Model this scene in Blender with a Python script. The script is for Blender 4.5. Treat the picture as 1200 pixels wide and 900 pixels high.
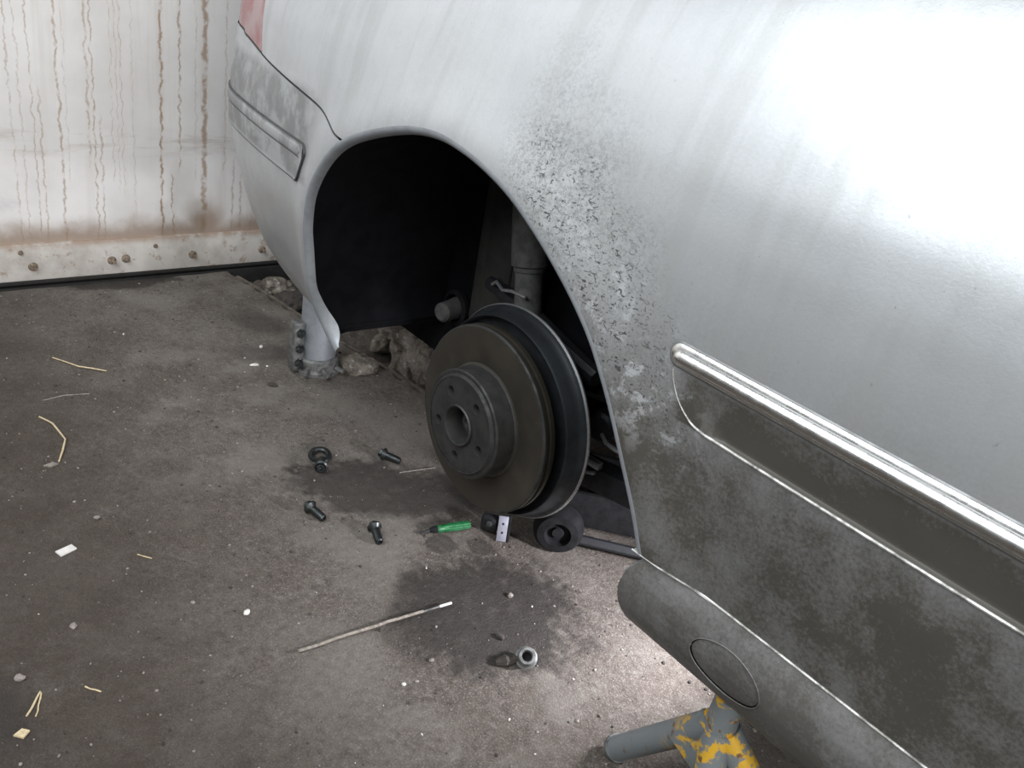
import bpy, bmesh, math, random
import numpy as np
from mathutils import Vector, Matrix, noise as mnoise
random.seed(7); np.random.seed(7)
for o in list(bpy.data.objects): bpy.data.objects.remove(o)
scene = bpy.context.scene
COL = scene.collection

# ------------------------------------------------------------------ camera
PITCH, ROLL, AZ = math.radians(26.1), math.radians(10.66), math.radians(44.1)
CAM_POS = Vector((.884, -.66, 1.05))
f0 = Vector((-math.cos(AZ), math.sin(AZ), 0)); r0 = Vector((math.sin(AZ), math.cos(AZ), 0))
fw = f0 * math.cos(PITCH) - Vector((0, 0, 1)) * math.sin(PITCH)
u0 = r0.cross(fw)
RV = r0 * math.cos(ROLL) + u0 * math.sin(ROLL); UV = -r0 * math.sin(ROLL) + u0 * math.cos(ROLL)
cd = bpy.data.cameras.new('camera'); cam = bpy.data.objects.new('camera', cd); COL.objects.link(cam)
cd.sensor_width = 36; cd.lens = 30.0; cd.clip_start = .02
cam.matrix_world = Matrix(((RV.x, UV.x, -fw.x, CAM_POS.x), (RV.y, UV.y, -fw.y, CAM_POS.y), (RV.z, UV.z, -fw.z, CAM_POS.z), (0, 0, 0, 1)))
scene.camera = cam

# ------------------------------------------------------------------ world, lights, exposure
w = bpy.data.worlds.new('world'); scene.world = w; w.use_nodes = True
w.node_tree.nodes['Background'].inputs[0].default_value = (.92, .96, 1, 1)
w.node_tree.nodes['Background'].inputs[1].default_value = .16
def area(name, loc, target, sx, sy, power, col):
    l = bpy.data.lights.new(name, 'AREA'); l.shape = 'RECTANGLE'; l.size = sx; l.size_y = sy
    l.energy = power; l.color = col
    o = bpy.data.objects.new(name, l); COL.objects.link(o); o.location = loc
    o.rotation_euler = (Vector(target) - Vector(loc)).to_track_quat('-Z', 'Y').to_euler()
    return o
area('window_daylight', (.38, -1.75, 2.95), (.2, .2, .7), 2.8, 2.6, 160, (.92, .97, 1))
area('open_bay_daylight', (5.2, -1.3, 1.7), (-1.6, .0, .5), 2.6, 2.6, 200, (1, .98, .95))
wl = bpy.data.lights.new('work_lamp_light', 'SPOT'); wl.energy = 46; wl.color = (.93, .93, 1); wl.shadow_soft_size = .03
wl.spot_size = math.radians(97); wl.spot_blend = .9
wlo = bpy.data.objects.new('work_lamp_light', wl); COL.objects.link(wlo); wlo.location = (.47, .52, .28)
wlo.rotation_euler = (Vector((.14, .33, .06)) - Vector(wlo.location)).to_track_quat('-Z', 'Y').to_euler()
vs = scene.view_settings
vs.view_transform = 'Standard'; vs.look = 'None'; vs.gamma = 1; vs.use_curve_mapping = False; vs.exposure = 0.0

# ------------------------------------------------------------------ node helper
class NT:
    def __init__(s, name):
        s.m = bpy.data.materials.new(name); s.m.use_nodes = True
        s.t = s.m.node_tree; s.b = s.t.nodes['Principled BSDF']; s.co = s.t.nodes.new('ShaderNodeTexCoord').outputs['Object']
        sp = s.t.nodes.new('ShaderNodeSeparateXYZ'); s.link(s.co, sp.inputs[0]); s.x, s.y, s.z = sp.outputs
    def link(s, a, b): s.t.links.new(a, b)
    def setv(s, sock, v):
        if hasattr(v, 'is_linked') or isinstance(v, bpy.types.NodeSocket): s.link(v, sock)
        elif isinstance(v, (tuple, list)):
            n = len(sock.default_value); v = tuple(v); sock.default_value = (v + (1,))[:n] if len(v) < n else v[:n]
        else: sock.default_value = v
    def math(s, op, a, b=0.0, c=None, clamp=False):
        n = s.t.nodes.new('ShaderNodeMath'); n.operation = op; n.use_clamp = clamp
        s.setv(n.inputs[0], a); s.setv(n.inputs[1], b)
        if c is not None: s.setv(n.inputs[2], c)
        return n.outputs[0]
    def mul(s, a, b): return s.math('MULTIPLY', a, b)
    def add(s, a, b): return s.math('ADD', a, b)
    def sub(s, a, b): return s.math('SUBTRACT', a, b)
    def mx(s, a, b): return s.math('MAXIMUM', a, b)
    def step(s, v, lo, hi, o0=0.0, o1=1.0):
        n = s.t.nodes.new('ShaderNodeMapRange'); n.interpolation_type = 'SMOOTHSTEP'
        s.setv(n.inputs[0], v)
        if lo > hi: lo, hi, o0, o1 = hi, lo, o1, o0
        for i, q in enumerate((lo, hi, o0, o1)): n.inputs[i + 1].default_value = q
        return n.outputs[0]
    def vec(s, x, y, z):
        n = s.t.nodes.new('ShaderNodeCombineXYZ'); s.setv(n.inputs[0], x); s.setv(n.inputs[1], y); s.setv(n.inputs[2], z); return n.outputs[0]
    def scaled(s, sx, sy, sz, v=None):
        n = s.t.nodes.new('ShaderNodeMapping'); s.link(v or s.co, n.inputs[0]); n.inputs[3].default_value = (sx, sy, sz); return n.outputs[0]
    def noise(s, scale, detail=4, rough=.55, v=None, dist=0.0):
        n = s.t.nodes.new('ShaderNodeTexNoise'); s.link(v or s.co, n.inputs['Vector'])
        n.inputs['Scale'].default_value = scale; n.inputs['Detail'].default_value = detail; n.inputs['Roughness'].default_value = rough
        n.inputs['Distortion'].default_value = dist
        return n.outputs[0]
    def vor(s, scale, feature='F1', v=None):
        n = s.t.nodes.new('ShaderNodeTexVoronoi'); n.feature = feature; s.link(v or s.co, n.inputs['Vector']); n.inputs['Scale'].default_value = scale
        return n.outputs[0]
    def mix(s, f, a, b):
        n = s.t.nodes.new('ShaderNodeMix'); n.data_type = 'RGBA'; s.setv(n.inputs[0], f); s.setv(n.inputs[6], a); s.setv(n.inputs[7], b); return n.outputs[2]
    def mixf(s, f, a, b):
        n = s.t.nodes.new('ShaderNodeMix'); n.data_type = 'FLOAT'; s.setv(n.inputs[0], f); s.setv(n.inputs[2], a); s.setv(n.inputs[3], b); return n.outputs[0]
    def bump(s, h, strength, dist):
        n = s.t.nodes.new('ShaderNodeBump'); s.setv(n.inputs['Height'], h); n.inputs['Strength'].default_value = strength; n.inputs['Distance'].default_value = dist
        s.link(n.outputs[0], s.b.inputs['Normal'])
    def out(s, color, rough=.5, metal=0.0, coat=0.0, spec=None):
        s.setv(s.b.inputs['Base Color'], color); s.setv(s.b.inputs['Roughness'], rough); s.setv(s.b.inputs['Metallic'], metal)
        if coat: s.b.inputs['Coat Weight'].default_value = coat; s.b.inputs['Coat Roughness'].default_value = .2
        if spec is not None: s.b.inputs['Specular IOR Level'].default_value = spec
        return s.m

def simple(name, c, rough=.5, metal=0.0, var=.25, scale=40, c2=None, bump=0.0, spec=None):
    n = NT(name); f = n.step(n.noise(scale, 5, .6), .35, .7)
    c2 = c2 or tuple(q * (1 - var) for q in c)
    if bump: n.bump(n.noise(scale * 3, 4), .5, bump)
    return n.out(n.mix(f, c, c2), n.mixf(f, rough, min(1, rough + .15)), metal, spec=spec)

# ---- car paint: weathered silver with road film
def paint_material(name, dirt_amount=1.0, sill=False):
    n = NT(name)
    silver = (.505, .52, .535)
    big = n.noise(3.1, 5, .6)
    mid = n.noise(14, 6, .65)
    fine = n.noise(260, 4, .7)
    streak = n.noise(1.0, 5, .6, n.scaled(22, 3, 1.6))
    low = n.mul(n.step(n.z, .90, .58), n.step(n.x, -.42, -.05, .22, 1))                                   # road film splashed up the lower flank
    film = n.math('MULTIPLY_ADD', mid, .5, n.mul(big, .5))
    film = n.add(film, n.mul(n.mul(n.sub(streak, .5), n.step(n.z, .66, .80, .10, 1)), .4))
    film = n.add(film, n.mul(n.sub(fine, .5), .35))
    film = n.step(film, .28, .72)
    dirt = n.math('MULTIPLY_ADD', low, .80, n.mul(film, n.math('MULTIPLY_ADD', low, .20, .20)), clamp=True)
    # spray thrown by the tyre around the opening
    dx = n.sub(n.x, .0); dz = n.sub(n.z, .40)
    r = n.math('SQRT', n.add(n.mul(dx, dx), n.mul(dz, dz)))
    rw = n.add(r, n.mul(n.sub(mid, .5), .14))
    ring = n.mul(n.step(rw, .68, .47), n.step(n.x, .04, .20))
    speck = n.step(n.noise(190, 6, .8, dist=.5), .42, .60)
    dirt = n.mx(dirt, n.mul(ring, n.math('MULTIPLY_ADD', speck, .42, .26)))
    # film on the bumper top and lower tail
    tail = n.mul(n.step(n.x, -.28, -.42), n.step(n.z, .84, .76))
    dirt = n.mx(dirt, n.mul(tail, n.math('MULTIPLY_ADD', film, .35, .10)))
    band = n.mul(n.mul(n.step(n.z, .664, .668), n.step(n.z, .722, .712)), n.step(n.x, .43, .46))
    dirt = n.add(dirt, n.mul(band, .30))  # darkens the recessed rub band further
    tail2 = n.mul(n.mul(n.step(n.x, -.29, -.40), n.step(n.z, .655, .675)), n.step(n.z, .83, .80))
    dirt = n.mx(dirt, n.mul(tail2, n.math('MULTIPLY_ADD', n.step(mid, .36, .56), .30, .42)))
    dirt = n.math('MULTIPLY', dirt, dirt_amount, clamp=True)
    wash = n.mul(n.mul(n.step(streak, .48, .62), n.step(n.z, .70, .80)), .22)
    # black scuffs near the front of the opening
    ring2 = n.mul(n.mul(n.step(rw, .57, .49), n.step(r, .42, .455)), n.mul(n.step(n.x, .10, .2), n.step(n.z, .58, .68)))
    sc = n.noise(1.0, 4, .65, n.scaled(130, 130, 230), dist=1.4)
    scuff = n.mul(n.mul(n.step(sc, .565, .61), ring2), .9)
    chips = n.mul(n.step(n.noise(190, 2, .5, dist=.5), .735, .78), .35)
    clean = n.mul(n.mul(n.step(n.noise(34, 4, .7), .52, .62), ring2), .45)
    dcol = n.mix(n.noise(9, 4, .6), (.066, .060, .050) if not sill else (.070, .063, .053), (.040, .036, .030) if not sill else (.042, .038, .032))
    c = n.mix(n.mul(dirt, n.sub(1.0, clean)), silver, dcol)
    c = n.mix(wash, c, (.33, .325, .31))
    c = n.mix(chips, c, (.12, .115, .11))
    c = n.mix(scuff, c, (.035, .034, .033))
    rough = n.mixf(dirt, .36, .62)
    rough = n.add(rough, n.mul(n.sub(mid, .5), .18))
    met = n.mixf(dirt, .72, .15)
    n.bump(n.add(n.mul(fine, .3), n.mul(n.mul(mid, dirt), .6)), .3, .0012)
    return n.out(c, rough, met, coat=.10)
M = {}
M['paint'] = paint_material('silver_paint_dirty')
M['sill'] = paint_material('silver_sill_dirty', .95, True)
M['edge'] = simple('chipped_edge_highlight', (.50, .49, .47), .45, .4, .6, 60, c2=(.12, .115, .105))  # caught light on panel edges, put in as a bright chipped colour
M['chrome'] = simple('dusty_chrome', (.80, .79, .77), .22, 1.0, .25, 60)
M['trimframe'] = simple('grey_trim_frame', (.20, .20, .20), .4, .5)
M['gasket'] = simple('dark_gap_rubber', (.05, .05, .05), .6)
M['lip'] = simple('painted_lip', (.27, .285, .305), .48, .4, .25, 30)
M['liner'] = simple('black_liner', (.0045, .005, .0065), .9, 0, .4, 30, spec=.15)
M['under'] = simple('black_underbody', (.016, .016, .018), .7, 0, .5, 20, bump=.003)
M['rail'] = simple('grimy_panel', (.035, .033, .030), .75, 0, .5, 14, bump=.002)
M['rubber'] = simple('black_rubber', (.009, .009, .010), .85, 0, .4, 50, bump=.001, spec=.2)
M['blackmetal'] = simple('black_metal', (.030, .031, .034), .42, .5, .4, 60)
M['shield'] = simple('dark_blue_grey_steel', (.040, .044, .049), .42, .5, .5, 24)
M['strut'] = simple('dusty_damper', (.10, .10, .094), .75, .1, .4, 60)
M['steel'] = simple('bright_steel', (.55, .55, .56), .4, .9, .35, 80)
M['post'] = simple('silver_post', (.34, .36, .39), .42, .55, .25, 30)
M['cast'] = simple('grey_cast_metal', (.17, .17, .165), .55, .4, .6, 60, bump=.0003)
M['bolt'] = simple('oily_bolt', (.045, .050, .050), .33, .75, .5, 200)
M['straw'] = simple('dry_straw', (.52, .42, .26), .8, 0, .3, 150)
M['wood'] = simple('pale_rod', (.24, .21, .18), .8, 0, .5, 120, bump=.001)
M['paper'] = simple('pale_card', (.58, .55, .52), .8, 0, .15, 90)
M['white'] = simple('white_chip', (.60, .57, .53), .7, 0, .2, 90)
M['stone'] = simple('grey_stone', (.23, .20, .18), .9, 0, .4, 90, bump=.002)
M['darkstone'] = simple('dark_clod', (.05, .042, .036), .95, 0, .5, 60, bump=.003)
M['green'] = simple('green_plastic', (.006, .115, .032), .45, 0, .5, 120)
M['grate'] = simple('grey_perforated', (.20, .20, .235), .5, .3, .2, 90)
M['angle'] = simple('worn_angle_iron', (.17, .145, .12), .6, .4, .5, 60, bump=.002)
n = NT('crumbling_concrete'); f = n.noise(22, 8, .7, dist=.4)
cc = n.mix(n.step(f, .35, .65), (.10, .08, .062), (.33, .29, .24)); cc = n.mix(n.step(n.noise(60, 4), .58, .68), cc, (.44, .42, .38))
n.bump(n.noise(45, 8, .75), 1, .02); M['rubble'] = n.out(cc, .95)
# brake disc: rust-brown swept face with faint concentric grooves
n = NT('rusty_disc'); dz = n.sub(n.z, .393); r = n.math('SQRT', n.add(n.mul(n.x, n.x), n.mul(dz, dz)))
gr = n.noise(1.0, 2, .5, n.vec(n.mul(r, 900), 0, 0)); pt = n.noise(18, 4, .6)
c = n.mix(n.step(pt, .40, .70), (.036, .031, .024), (.056, .049, .038)); c = n.mix(n.mul(gr, .35), c, (.05, .045, .038))
n.bump(gr, .25, .0004); M['disc'] = n.out(c, .5, .45)
M['hat'] = simple('dark_hub', (.040, .039, .038), .46, .45, .5, 45)
M['hatside'] = simple('dark_hub_side', (.040, .039, .037), .6, .4, .5, 45)
# red tail lamp
n = NT('dusty_red_lens'); f = n.step(n.noise(11, 4, .6), .40, .62)
M['lens'] = n.out(n.mix(f, (.22, .075, .080), (.28, .19, .19)), .4, 0, coat=.2)
# yellow stand: chipped paint over grey
n = NT('chipped_yellow_grey'); f = n.noise(26, 6, .7, dist=.6)
yl = n.mul(n.step(f, .50, .55), n.step(n.x, .47, .525))
c = n.mix(yl, (.17, .19, .20), (.62, .36, .03)); c = n.mix(n.step(n.noise(50, 4), .60, .68), c, (.16, .085, .04))
n.bump(f, .5, .002); M['stand'] = n.out(c, .5, .15)

# ---- floor
n = NT('dirty_concrete')
big = n.noise(1.6, 6, .6); mid = n.noise(9, 8, .68); fine = n.noise(70, 6, .75); grit = n.noise(330, 3, .7)
base = n.mix(n.step(big, .35, .66), (.084, .067, .055), (.118, .101, .087))
base = n.mix(n.mul(n.step(mid, .45, .70), .65), base, (.052, .041, .033))
base = n.mix(n.mul(n.step(mid, .45, .30), .55), base, (.165, .148, .132))
base = n.mix(n.mul(n.step(fine, .51, .62), .48), base, (.036, .030, .026))
base = n.mix(n.mul(n.step(fine, .47, .37), .36), base, (.20, .19, .178))
base = n.mix(n.mul(n.step(grit, .545, .64), .50), base, (.24, .225, .21))
base = n.mix(n.mul(n.step(grit, .45, .36), .4), base, (.026, .022, .020))
# pale patches in the middle of the bay, darker brown along the left
pale = n.mul(n.step(n.noise(4.2, 5, .65), .46, .62), n.mul(n.step(n.y, -.35, .0), n.step(n.y, .75, .45)))
base = n.mix(n.mul(pale, .45), base, (.185, .167, .148))
base = n.mix(n.mul(n.step(n.y, .02, -.45), n.math('MULTIPLY_ADD', mid, .7, .35)), base, (.042, .031, .024))
wob = n.mul(n.sub(n.noise(11, 6, .68), .5), .5); wob2 = n.mul(n.sub(n.noise(34, 5, .7), .5), .3)
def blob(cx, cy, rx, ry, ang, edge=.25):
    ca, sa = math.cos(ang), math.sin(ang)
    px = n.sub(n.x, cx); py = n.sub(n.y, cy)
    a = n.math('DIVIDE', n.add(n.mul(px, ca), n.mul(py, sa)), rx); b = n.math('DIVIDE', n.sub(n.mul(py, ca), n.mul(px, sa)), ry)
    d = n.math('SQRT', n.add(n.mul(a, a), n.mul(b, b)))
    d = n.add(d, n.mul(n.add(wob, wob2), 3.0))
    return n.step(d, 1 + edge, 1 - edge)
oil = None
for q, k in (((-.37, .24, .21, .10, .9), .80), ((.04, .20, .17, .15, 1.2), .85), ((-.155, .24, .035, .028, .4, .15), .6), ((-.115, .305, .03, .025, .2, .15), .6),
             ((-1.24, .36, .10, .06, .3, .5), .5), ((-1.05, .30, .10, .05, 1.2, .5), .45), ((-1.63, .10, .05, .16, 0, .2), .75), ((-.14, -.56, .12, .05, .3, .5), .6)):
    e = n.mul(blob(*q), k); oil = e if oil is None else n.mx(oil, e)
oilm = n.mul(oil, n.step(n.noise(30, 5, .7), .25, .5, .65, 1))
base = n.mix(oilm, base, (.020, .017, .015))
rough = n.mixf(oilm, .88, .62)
pitn = n.add(n.mul(fine, .6), n.mul(grit, .25)); n.bump(n.add(pitn, n.mul(mid, .8)), 1.0, .007)
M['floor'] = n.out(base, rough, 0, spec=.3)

# ---- gate: white steel sheet, rust runs
n = NT('white_gate_rust')
wz = n.noise(1.0, 4, .65, n.vec(0, n.mul(n.y, 14), n.mul(n.z, 26)))
yy = n.add(n.y, n.mul(n.sub(wz, .5), .030))
base = n.mix(n.step(n.noise(3, 5, .6), .35, .7), (.79, .775, .765), (.68, .655, .64))
base = n.mix(n.mul(n.step(n.noise(1.0, 4, .6, n.scaled(1, 24, 1.2)), .50, .72), .25), base, (.52, .44, .37))
# horizontal grey smudge and grey patches low on one side
sm = n.mul(n.mul(n.step(n.z, .36, .385), n.step(n.z, .46, .42)), n.step(n.noise(1.0, 5, .7, n.scaled(1, 5, 40)), .46, .66))
base = n.mix(n.mul(sm, .35), base, (.36, .29, .24))
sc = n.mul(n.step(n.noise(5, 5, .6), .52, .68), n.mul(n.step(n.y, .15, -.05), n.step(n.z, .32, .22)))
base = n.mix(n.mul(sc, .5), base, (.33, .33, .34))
runs = None
for y0, wd, top, bot, k in ((-.150, .0022, .9, .13, .5), (-.128, .0018, .9, .14, .4), (-.100, .0018, .9, .12, .6), (-.083, .0025, .55, .12, .55), (-.036, .0030, .95, .12, .7), (-.018, .0016, .9, .30, .3),
        (.036, .0030, .95, .34, .6), (.050, .0022, .9, .12, .7), (.067, .0024, .48, .13, .6), (.098, .0014, .9, .3, .4), (.112, .0014, .9, .28, .4), (.124, .0014, .9, .26, .45), (.154, .0016, .9, .2, .3),
        (.231, .0036, .95, .13, .95), (.262, .0024, .33, .12, .8), (.284, .0026, .95, .33, .75), (.330, .0016, .9, .3, .35), (.357, .0075, .95, .12, .85), (.420, .002, .9, .3, .4), (.448, .0030, .36, .13, .6), (.476, .0036, .33, .13, .6), (.51, .0022, .9, .12, .4),
        (-.30, .003, .9, .12, .6), (-.42, .004, .9, .12, .6), (-.55, .003, .9, .2, .6), (.62, .004, .9, .12, .6), (.74, .003, .9, .2, .6)):
    d = n.math('ABSOLUTE', n.sub(yy, y0)); m_ = n.step(d, wd * 1.5, wd * .3)
    m_ = n.mul(n.mul(m_, n.step(n.z, bot - .02, bot + .02)), n.step(n.z, top + .02, top - .04)); m_ = n.mul(m_, k * 1.0)
    runs = m_ if runs is None else n.mx(runs, m_)
runs = n.mul(runs, n.step(n.noise(38, 4, .6), .36, .56, .15, 1))
base = n.mix(runs, base, (.37, .255, .175))
bz = n.add(n.z, n.mul(n.sub(n.noise(9, 5, .65), .5), .08))
pool = n.mul(n.step(bz, .205, .135), n.step(n.z, .095, .11))
hump = n.mul(n.step(n.math('ABSOLUTE', n.sub(n.y, .36)), .09, .02), n.step(bz, .26, .17))
base = n.mix(n.mul(n.mx(pool, hump), .85), base, (.27, .19, .135))
n.bump(n.noise(60, 4), .2, .002)
M['gate'] = n.out(base, .6, 0)
n = NT('gate_rail_paint')
base = n.mix(n.step(n.noise(8, 6, .65), .38, .7), (.50, .475, .44), (.34, .31, .28))
base = n.mix(n.mul(n.step(n.z, .10, .135), n.step(n.noise(20, 5), .3, .55)), base, (.27, .19, .135))
base = n.mix(n.mul(n.step(n.noise(28, 5, .7), .57, .66), .6), base, (.22, .14, .09))
n.bump(n.noise(60, 4), .3, .002)
M['gaterail'] = n.out(base, .7)
M['rust'] = simple('rusty_bolt', (.26, .20, .15), .85, .2, .6, 120, bump=.002)
M['dark'] = simple('dark_void', (.012, .011, .010), .9)  # near-black colour standing in for shade inside gaps and holes
M['wall'] = simple('grimy_plaster', (.30, .28, .26), .9, 0, .3, 4)

# ------------------------------------------------------------------ mesh helpers
class MB:
    def __init__(s): s.v = []; s.f = []
    def add(s, vs, fs):
        b = len(s.v); s.v += [tuple(v) for v in vs]; s.f += [tuple(b + i for i in f) for f in fs]; return s
    def box(s, lo, hi, mat=None, bev=0.0):
        bm = bmesh.new(); bmesh.ops.create_cube(bm, size=1)
        lo, hi = Vector(lo), Vector(hi)
        for v in bm.verts: v.co = Vector([(lo[i] + hi[i]) / 2 + v.co[i] * (hi[i] - lo[i]) for i in range(3)])
        if bev: bmesh.ops.bevel(bm, geom=bm.edges[:], offset=bev, segments=2, profile=.5, affect='EDGES')
        if mat: bmesh.ops.transform(bm, matrix=mat, verts=bm.verts)
        bm.verts.index_update(); s.add([v.co[:] for v in bm.verts], [[v.index for v in f.verts] for f in bm.faces]); bm.free(); return s
    def tube(s, pts, rad, seg=12, cap=True):
        pts = [Vector(p) for p in pts]; k = len(pts); rads = rad if isinstance(rad, (list, tuple)) else [rad] * k
        vs = []; nrm = None
        for i, p in enumerate(pts):
            t = (pts[min(i + 1, k - 1)] - pts[max(i - 1, 0)]).normalized()
            if nrm is None: nrm = t.orthogonal().normalized()
            nrm = (nrm - t * nrm.dot(t)).normalized(); bn = t.cross(nrm)
            for j in range(seg):
                a = 2 * math.pi * j / seg; vs.append(p + (nrm * math.cos(a) + bn * math.sin(a)) * rads[i])
        fs = [(i * seg + j, i * seg + (j + 1) % seg, (i + 1) * seg + (j + 1) % seg, (i + 1) * seg + j) for i in range(k - 1) for j in range(seg)]
        if cap: fs += [tuple(range(seg))[::-1], tuple((k - 1) * seg + j for j in range(seg))]
        return s.add(vs, fs)
    def lathe(s, prof, origin, axis, seg=64, closed=False):
        """prof: (radius, height along axis)"""
        ax = Vector(axis).normalized(); e1 = ax.orthogonal().normalized(); e2 = ax.cross(e1); o = Vector(origin)
        vs = []
        for r, h in prof:
            for j in range(seg):
                a = 2 * math.pi * j / seg; vs.append(o + ax * h + (e1 * math.cos(a) + e2 * math.sin(a)) * r)
        k = len(prof); fs = []
        for i in range(k if closed else k - 1):
            i2 = (i + 1) % k
            fs += [(i * seg + j, i2 * seg + j, i2 * seg + (j + 1) % seg, i * seg + (j + 1) % seg)[::-1] for j in range(seg)]
        return s.add(vs, fs)
    def build(s, name, mat, parent=None, smooth=35, recalc=True):
        me = bpy.data.meshes.new(name); me.from_pydata(s.v, [], s.f)
        if recalc:
            bm = bmesh.new(); bm.from_mesh(me); bmesh.ops.remove_doubles(bm, verts=bm.verts, dist=1e-6); bmesh.ops.recalc_face_normals(bm, faces=bm.faces); bm.to_mesh(me); bm.free()
        me.materials.append(M[mat] if isinstance(mat, str) else mat)
        if smooth:
            me.shade_smooth(); me.set_sharp_from_angle(angle=math.radians(smooth))
        return link(name, me, parent)
def link(name, me, parent=None):
    o = bpy.data.objects.new(name, me); COL.objects.link(o)
    if parent is not None: set_parent(o, parent)
    return o
def set_parent(o, p):
    o.parent = p; bpy.context.view_layer.update(); o.matrix_parent_inverse = p.matrix_world.inverted()
def empty(name, loc=(0, 0, 0)):
    o = bpy.data.objects.new(name, None); COL.objects.link(o); o.location = loc; o.empty_display_size = .05
    bpy.context.view_layer.update(); return o
def tag(o, label, cat, group=None, kind=None):
    o['label'] = label; o['category'] = cat
    if group: o['group'] = group
    if kind: o['kind'] = kind
    return o
def structure(o, label=None):
    o['kind'] = 'structure'
    if label: o['label'] = label
    return o
def sstep(a, b, x): t = np.clip((x - a) / (b - a), 0, 1); return t * t * (3 - 2 * t)

# ------------------------------------------------------------------ floor
PIT_A, PIT_B = np.array([-1.57, .442]), np.array([-.733, .562])
pd = (PIT_B - PIT_A) / np.linalg.norm(PIT_B - PIT_A); pn = np.array([-pd[1], pd[0]])
def fnoise(x, y, s, seed=0.0): return mnoise.noise(Vector((x * s + seed, y * s - seed, seed * .37)))
def floor_z(x, y):
    z = .0022 * fnoise(x, y, 3) + .0014 * fnoise(x, y, 11, 3.) + .0009 * fnoise(x, y, 34, 5.)
    t = (x - PIT_A[0]) * pn[0] + (y - PIT_A[1]) * pn[1]
    l = (x - PIT_A[0]) * pd[0] + (y - PIT_A[1]) * pd[1]
    if t > 0 and -.4 < l < 1.9:
        k = min(1, t / .012) * max(0, min(1, (.30 - t) / .05))
        z += k * (-.05 + .022 * fnoise(x, y, 14, 9.) + .012 * fnoise(x, y, 40, 2.))
    elif t > -.05 and l > .5 and l < 1.0:
        z += .012 * max(0, fnoise(x, y, 16, 4.)) * (1 - abs(t) / .05)
    return z
xs = np.concatenate([np.arange(-1.80, .80, .0105), np.linspace(.8, 4.2, 40)[1:]])
ys = np.concatenate([np.linspace(-4, -.8, 30)[:-1], np.arange(-.8, .95, .0105), np.linspace(.95, 4, 40)[1:]])
mb = MB(); nx, ny = len(xs), len(ys)
vs_ = [(x, y, floor_z(x, y)) for y in ys for x in xs]
fs_ = [(j * nx + i, j * nx + i + 1, (j + 1) * nx + i + 1, (j + 1) * nx + i) for j in range(ny - 1) for i in range(nx - 1)]
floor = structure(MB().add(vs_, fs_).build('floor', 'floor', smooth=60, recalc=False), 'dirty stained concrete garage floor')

# ------------------------------------------------------------------ gate wall
GX = -1.66
gate = structure(MB().box((GX - .05, -3.2, .105), (GX, 3.4, 3.0), bev=.002).build('door_1', 'gate'), 'white painted steel garage gate with brown rust runs')
rail = MB().box((GX - .04, -3.2, .020), (GX + .010, 3.4, .128), bev=.004).build('bottom_rail', 'gaterail', gate)
MB().box((GX - .01, -3.2, .012), (GX + .016, 3.4, .020), bev=.001).build('bottom_edge', 'dark', gate)
for i, (by, bz) in enumerate(((-.132, .062), (.078, .064), (.118, .066), (.318, .064), (.548, .064), (-.40, .062), (-.66, .06), (-.16, .105), (.205, .100))):
    small = i >= 7; r = .011 if not small else .006
    b = MB(); b.lathe([(0, .006), (r * .6, .0055), (r, .003), (r * 1.15, 0), (r * 1.2, -.004)], (GX + .011, by, bz), (1, 0, 0), 14)
    if not small: b.tube([(GX + .012, by + .004, bz - .003), (GX + .024, by + .004, bz - .004)], .0055, 6)
    b.build('bolt', 'rust', rail)
# near-black slab painting the shade in the gap under the gate and far wall behind the car
structure(MB().box((GX - .06, -3.2, -.05), (GX + .02, 3.4, .0035)).build('trim_1', 'dark'), 'near-black slab in the shaded gap under the gate')
structure(MB().box((GX - .3, 3.4, -.05), (4.2, 3.5, 3.0)).build('wall_far', 'wall'), 'grimy wall beyond the car')

# ------------------------------------------------------------------ car body surface
ARCH = np.array([(-.315, .372), (-.330, .372), (-.352, .386), (-.374, .420), (-.378, .46), (-.374, .50), (-.369, .548), (-.364, .600), (-.342, .664), (-.297, .724), (-.240, .771), (-.166, .805), (-.080, .832), (-.012, .8415),
    (.044, .838), (.098, .828), (.151, .812), (.203, .788), (.247, .763), (.289, .734), (.325, .702), (.356, .663), (.382, .622), (.405, .580), (.427, .537), (.446, .490), (.456, .45), (.463, .40), (.468, .34)])
def spline(P, m=8):
    P = np.array(P, float); out = []
    for i in range(len(P) - 1):
        p0 = P[max(i - 1, 0)]; p1 = P[i]; p2 = P[i + 1]; p3 = P[min(i + 2, len(P) - 1)]
        for k in range(m):
            t = k / m; out.append(.5 * ((2 * p1) + (-p0 + p2) * t + (2 * p0 - 5 * p1 + 4 * p2 - p3) * t * t + (-p0 + 3 * p1 - 3 * p2 + p3) * t ** 3))
    out.append(P[-1]); return np.array(out)
ARCH_S = spline(ARCH, 6)
ARCH_POLY = np.vstack([ARCH_S, [(.47, -.2), (-.315, -.2)]])
def sdist(a, z, poly=ARCH_POLY):
    """signed distance to polygon, positive outside"""
    a = np.atleast_1d(np.asarray(a, float)); z = np.atleast_1d(np.asarray(z, float)); sh = a.shape; a = a.ravel(); z = z.ravel()
    out = np.full(a.shape, 1e9); ins = np.zeros(a.shape, bool)
    for i in range(len(poly)):
        p = poly[i]; q = poly[(i + 1) % len(poly)]; e = q - p; L = e @ e
        if L < 1e-14: continue
        t = np.clip(((a - p[0]) * e[0] + (z - p[1]) * e[1]) / L, 0, 1)
        out = np.minimum(out, np.hypot(a - p[0] - t * e[0], z - p[1] - t * e[1]))
        c = ((p[1] > z) != (q[1] > z))
        if abs(e[1]) > 1e-12: ins ^= c & (a < e[0] * (z - p[1]) / e[1] + p[0])
    return np.where(ins, -out, out).reshape(sh)
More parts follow.
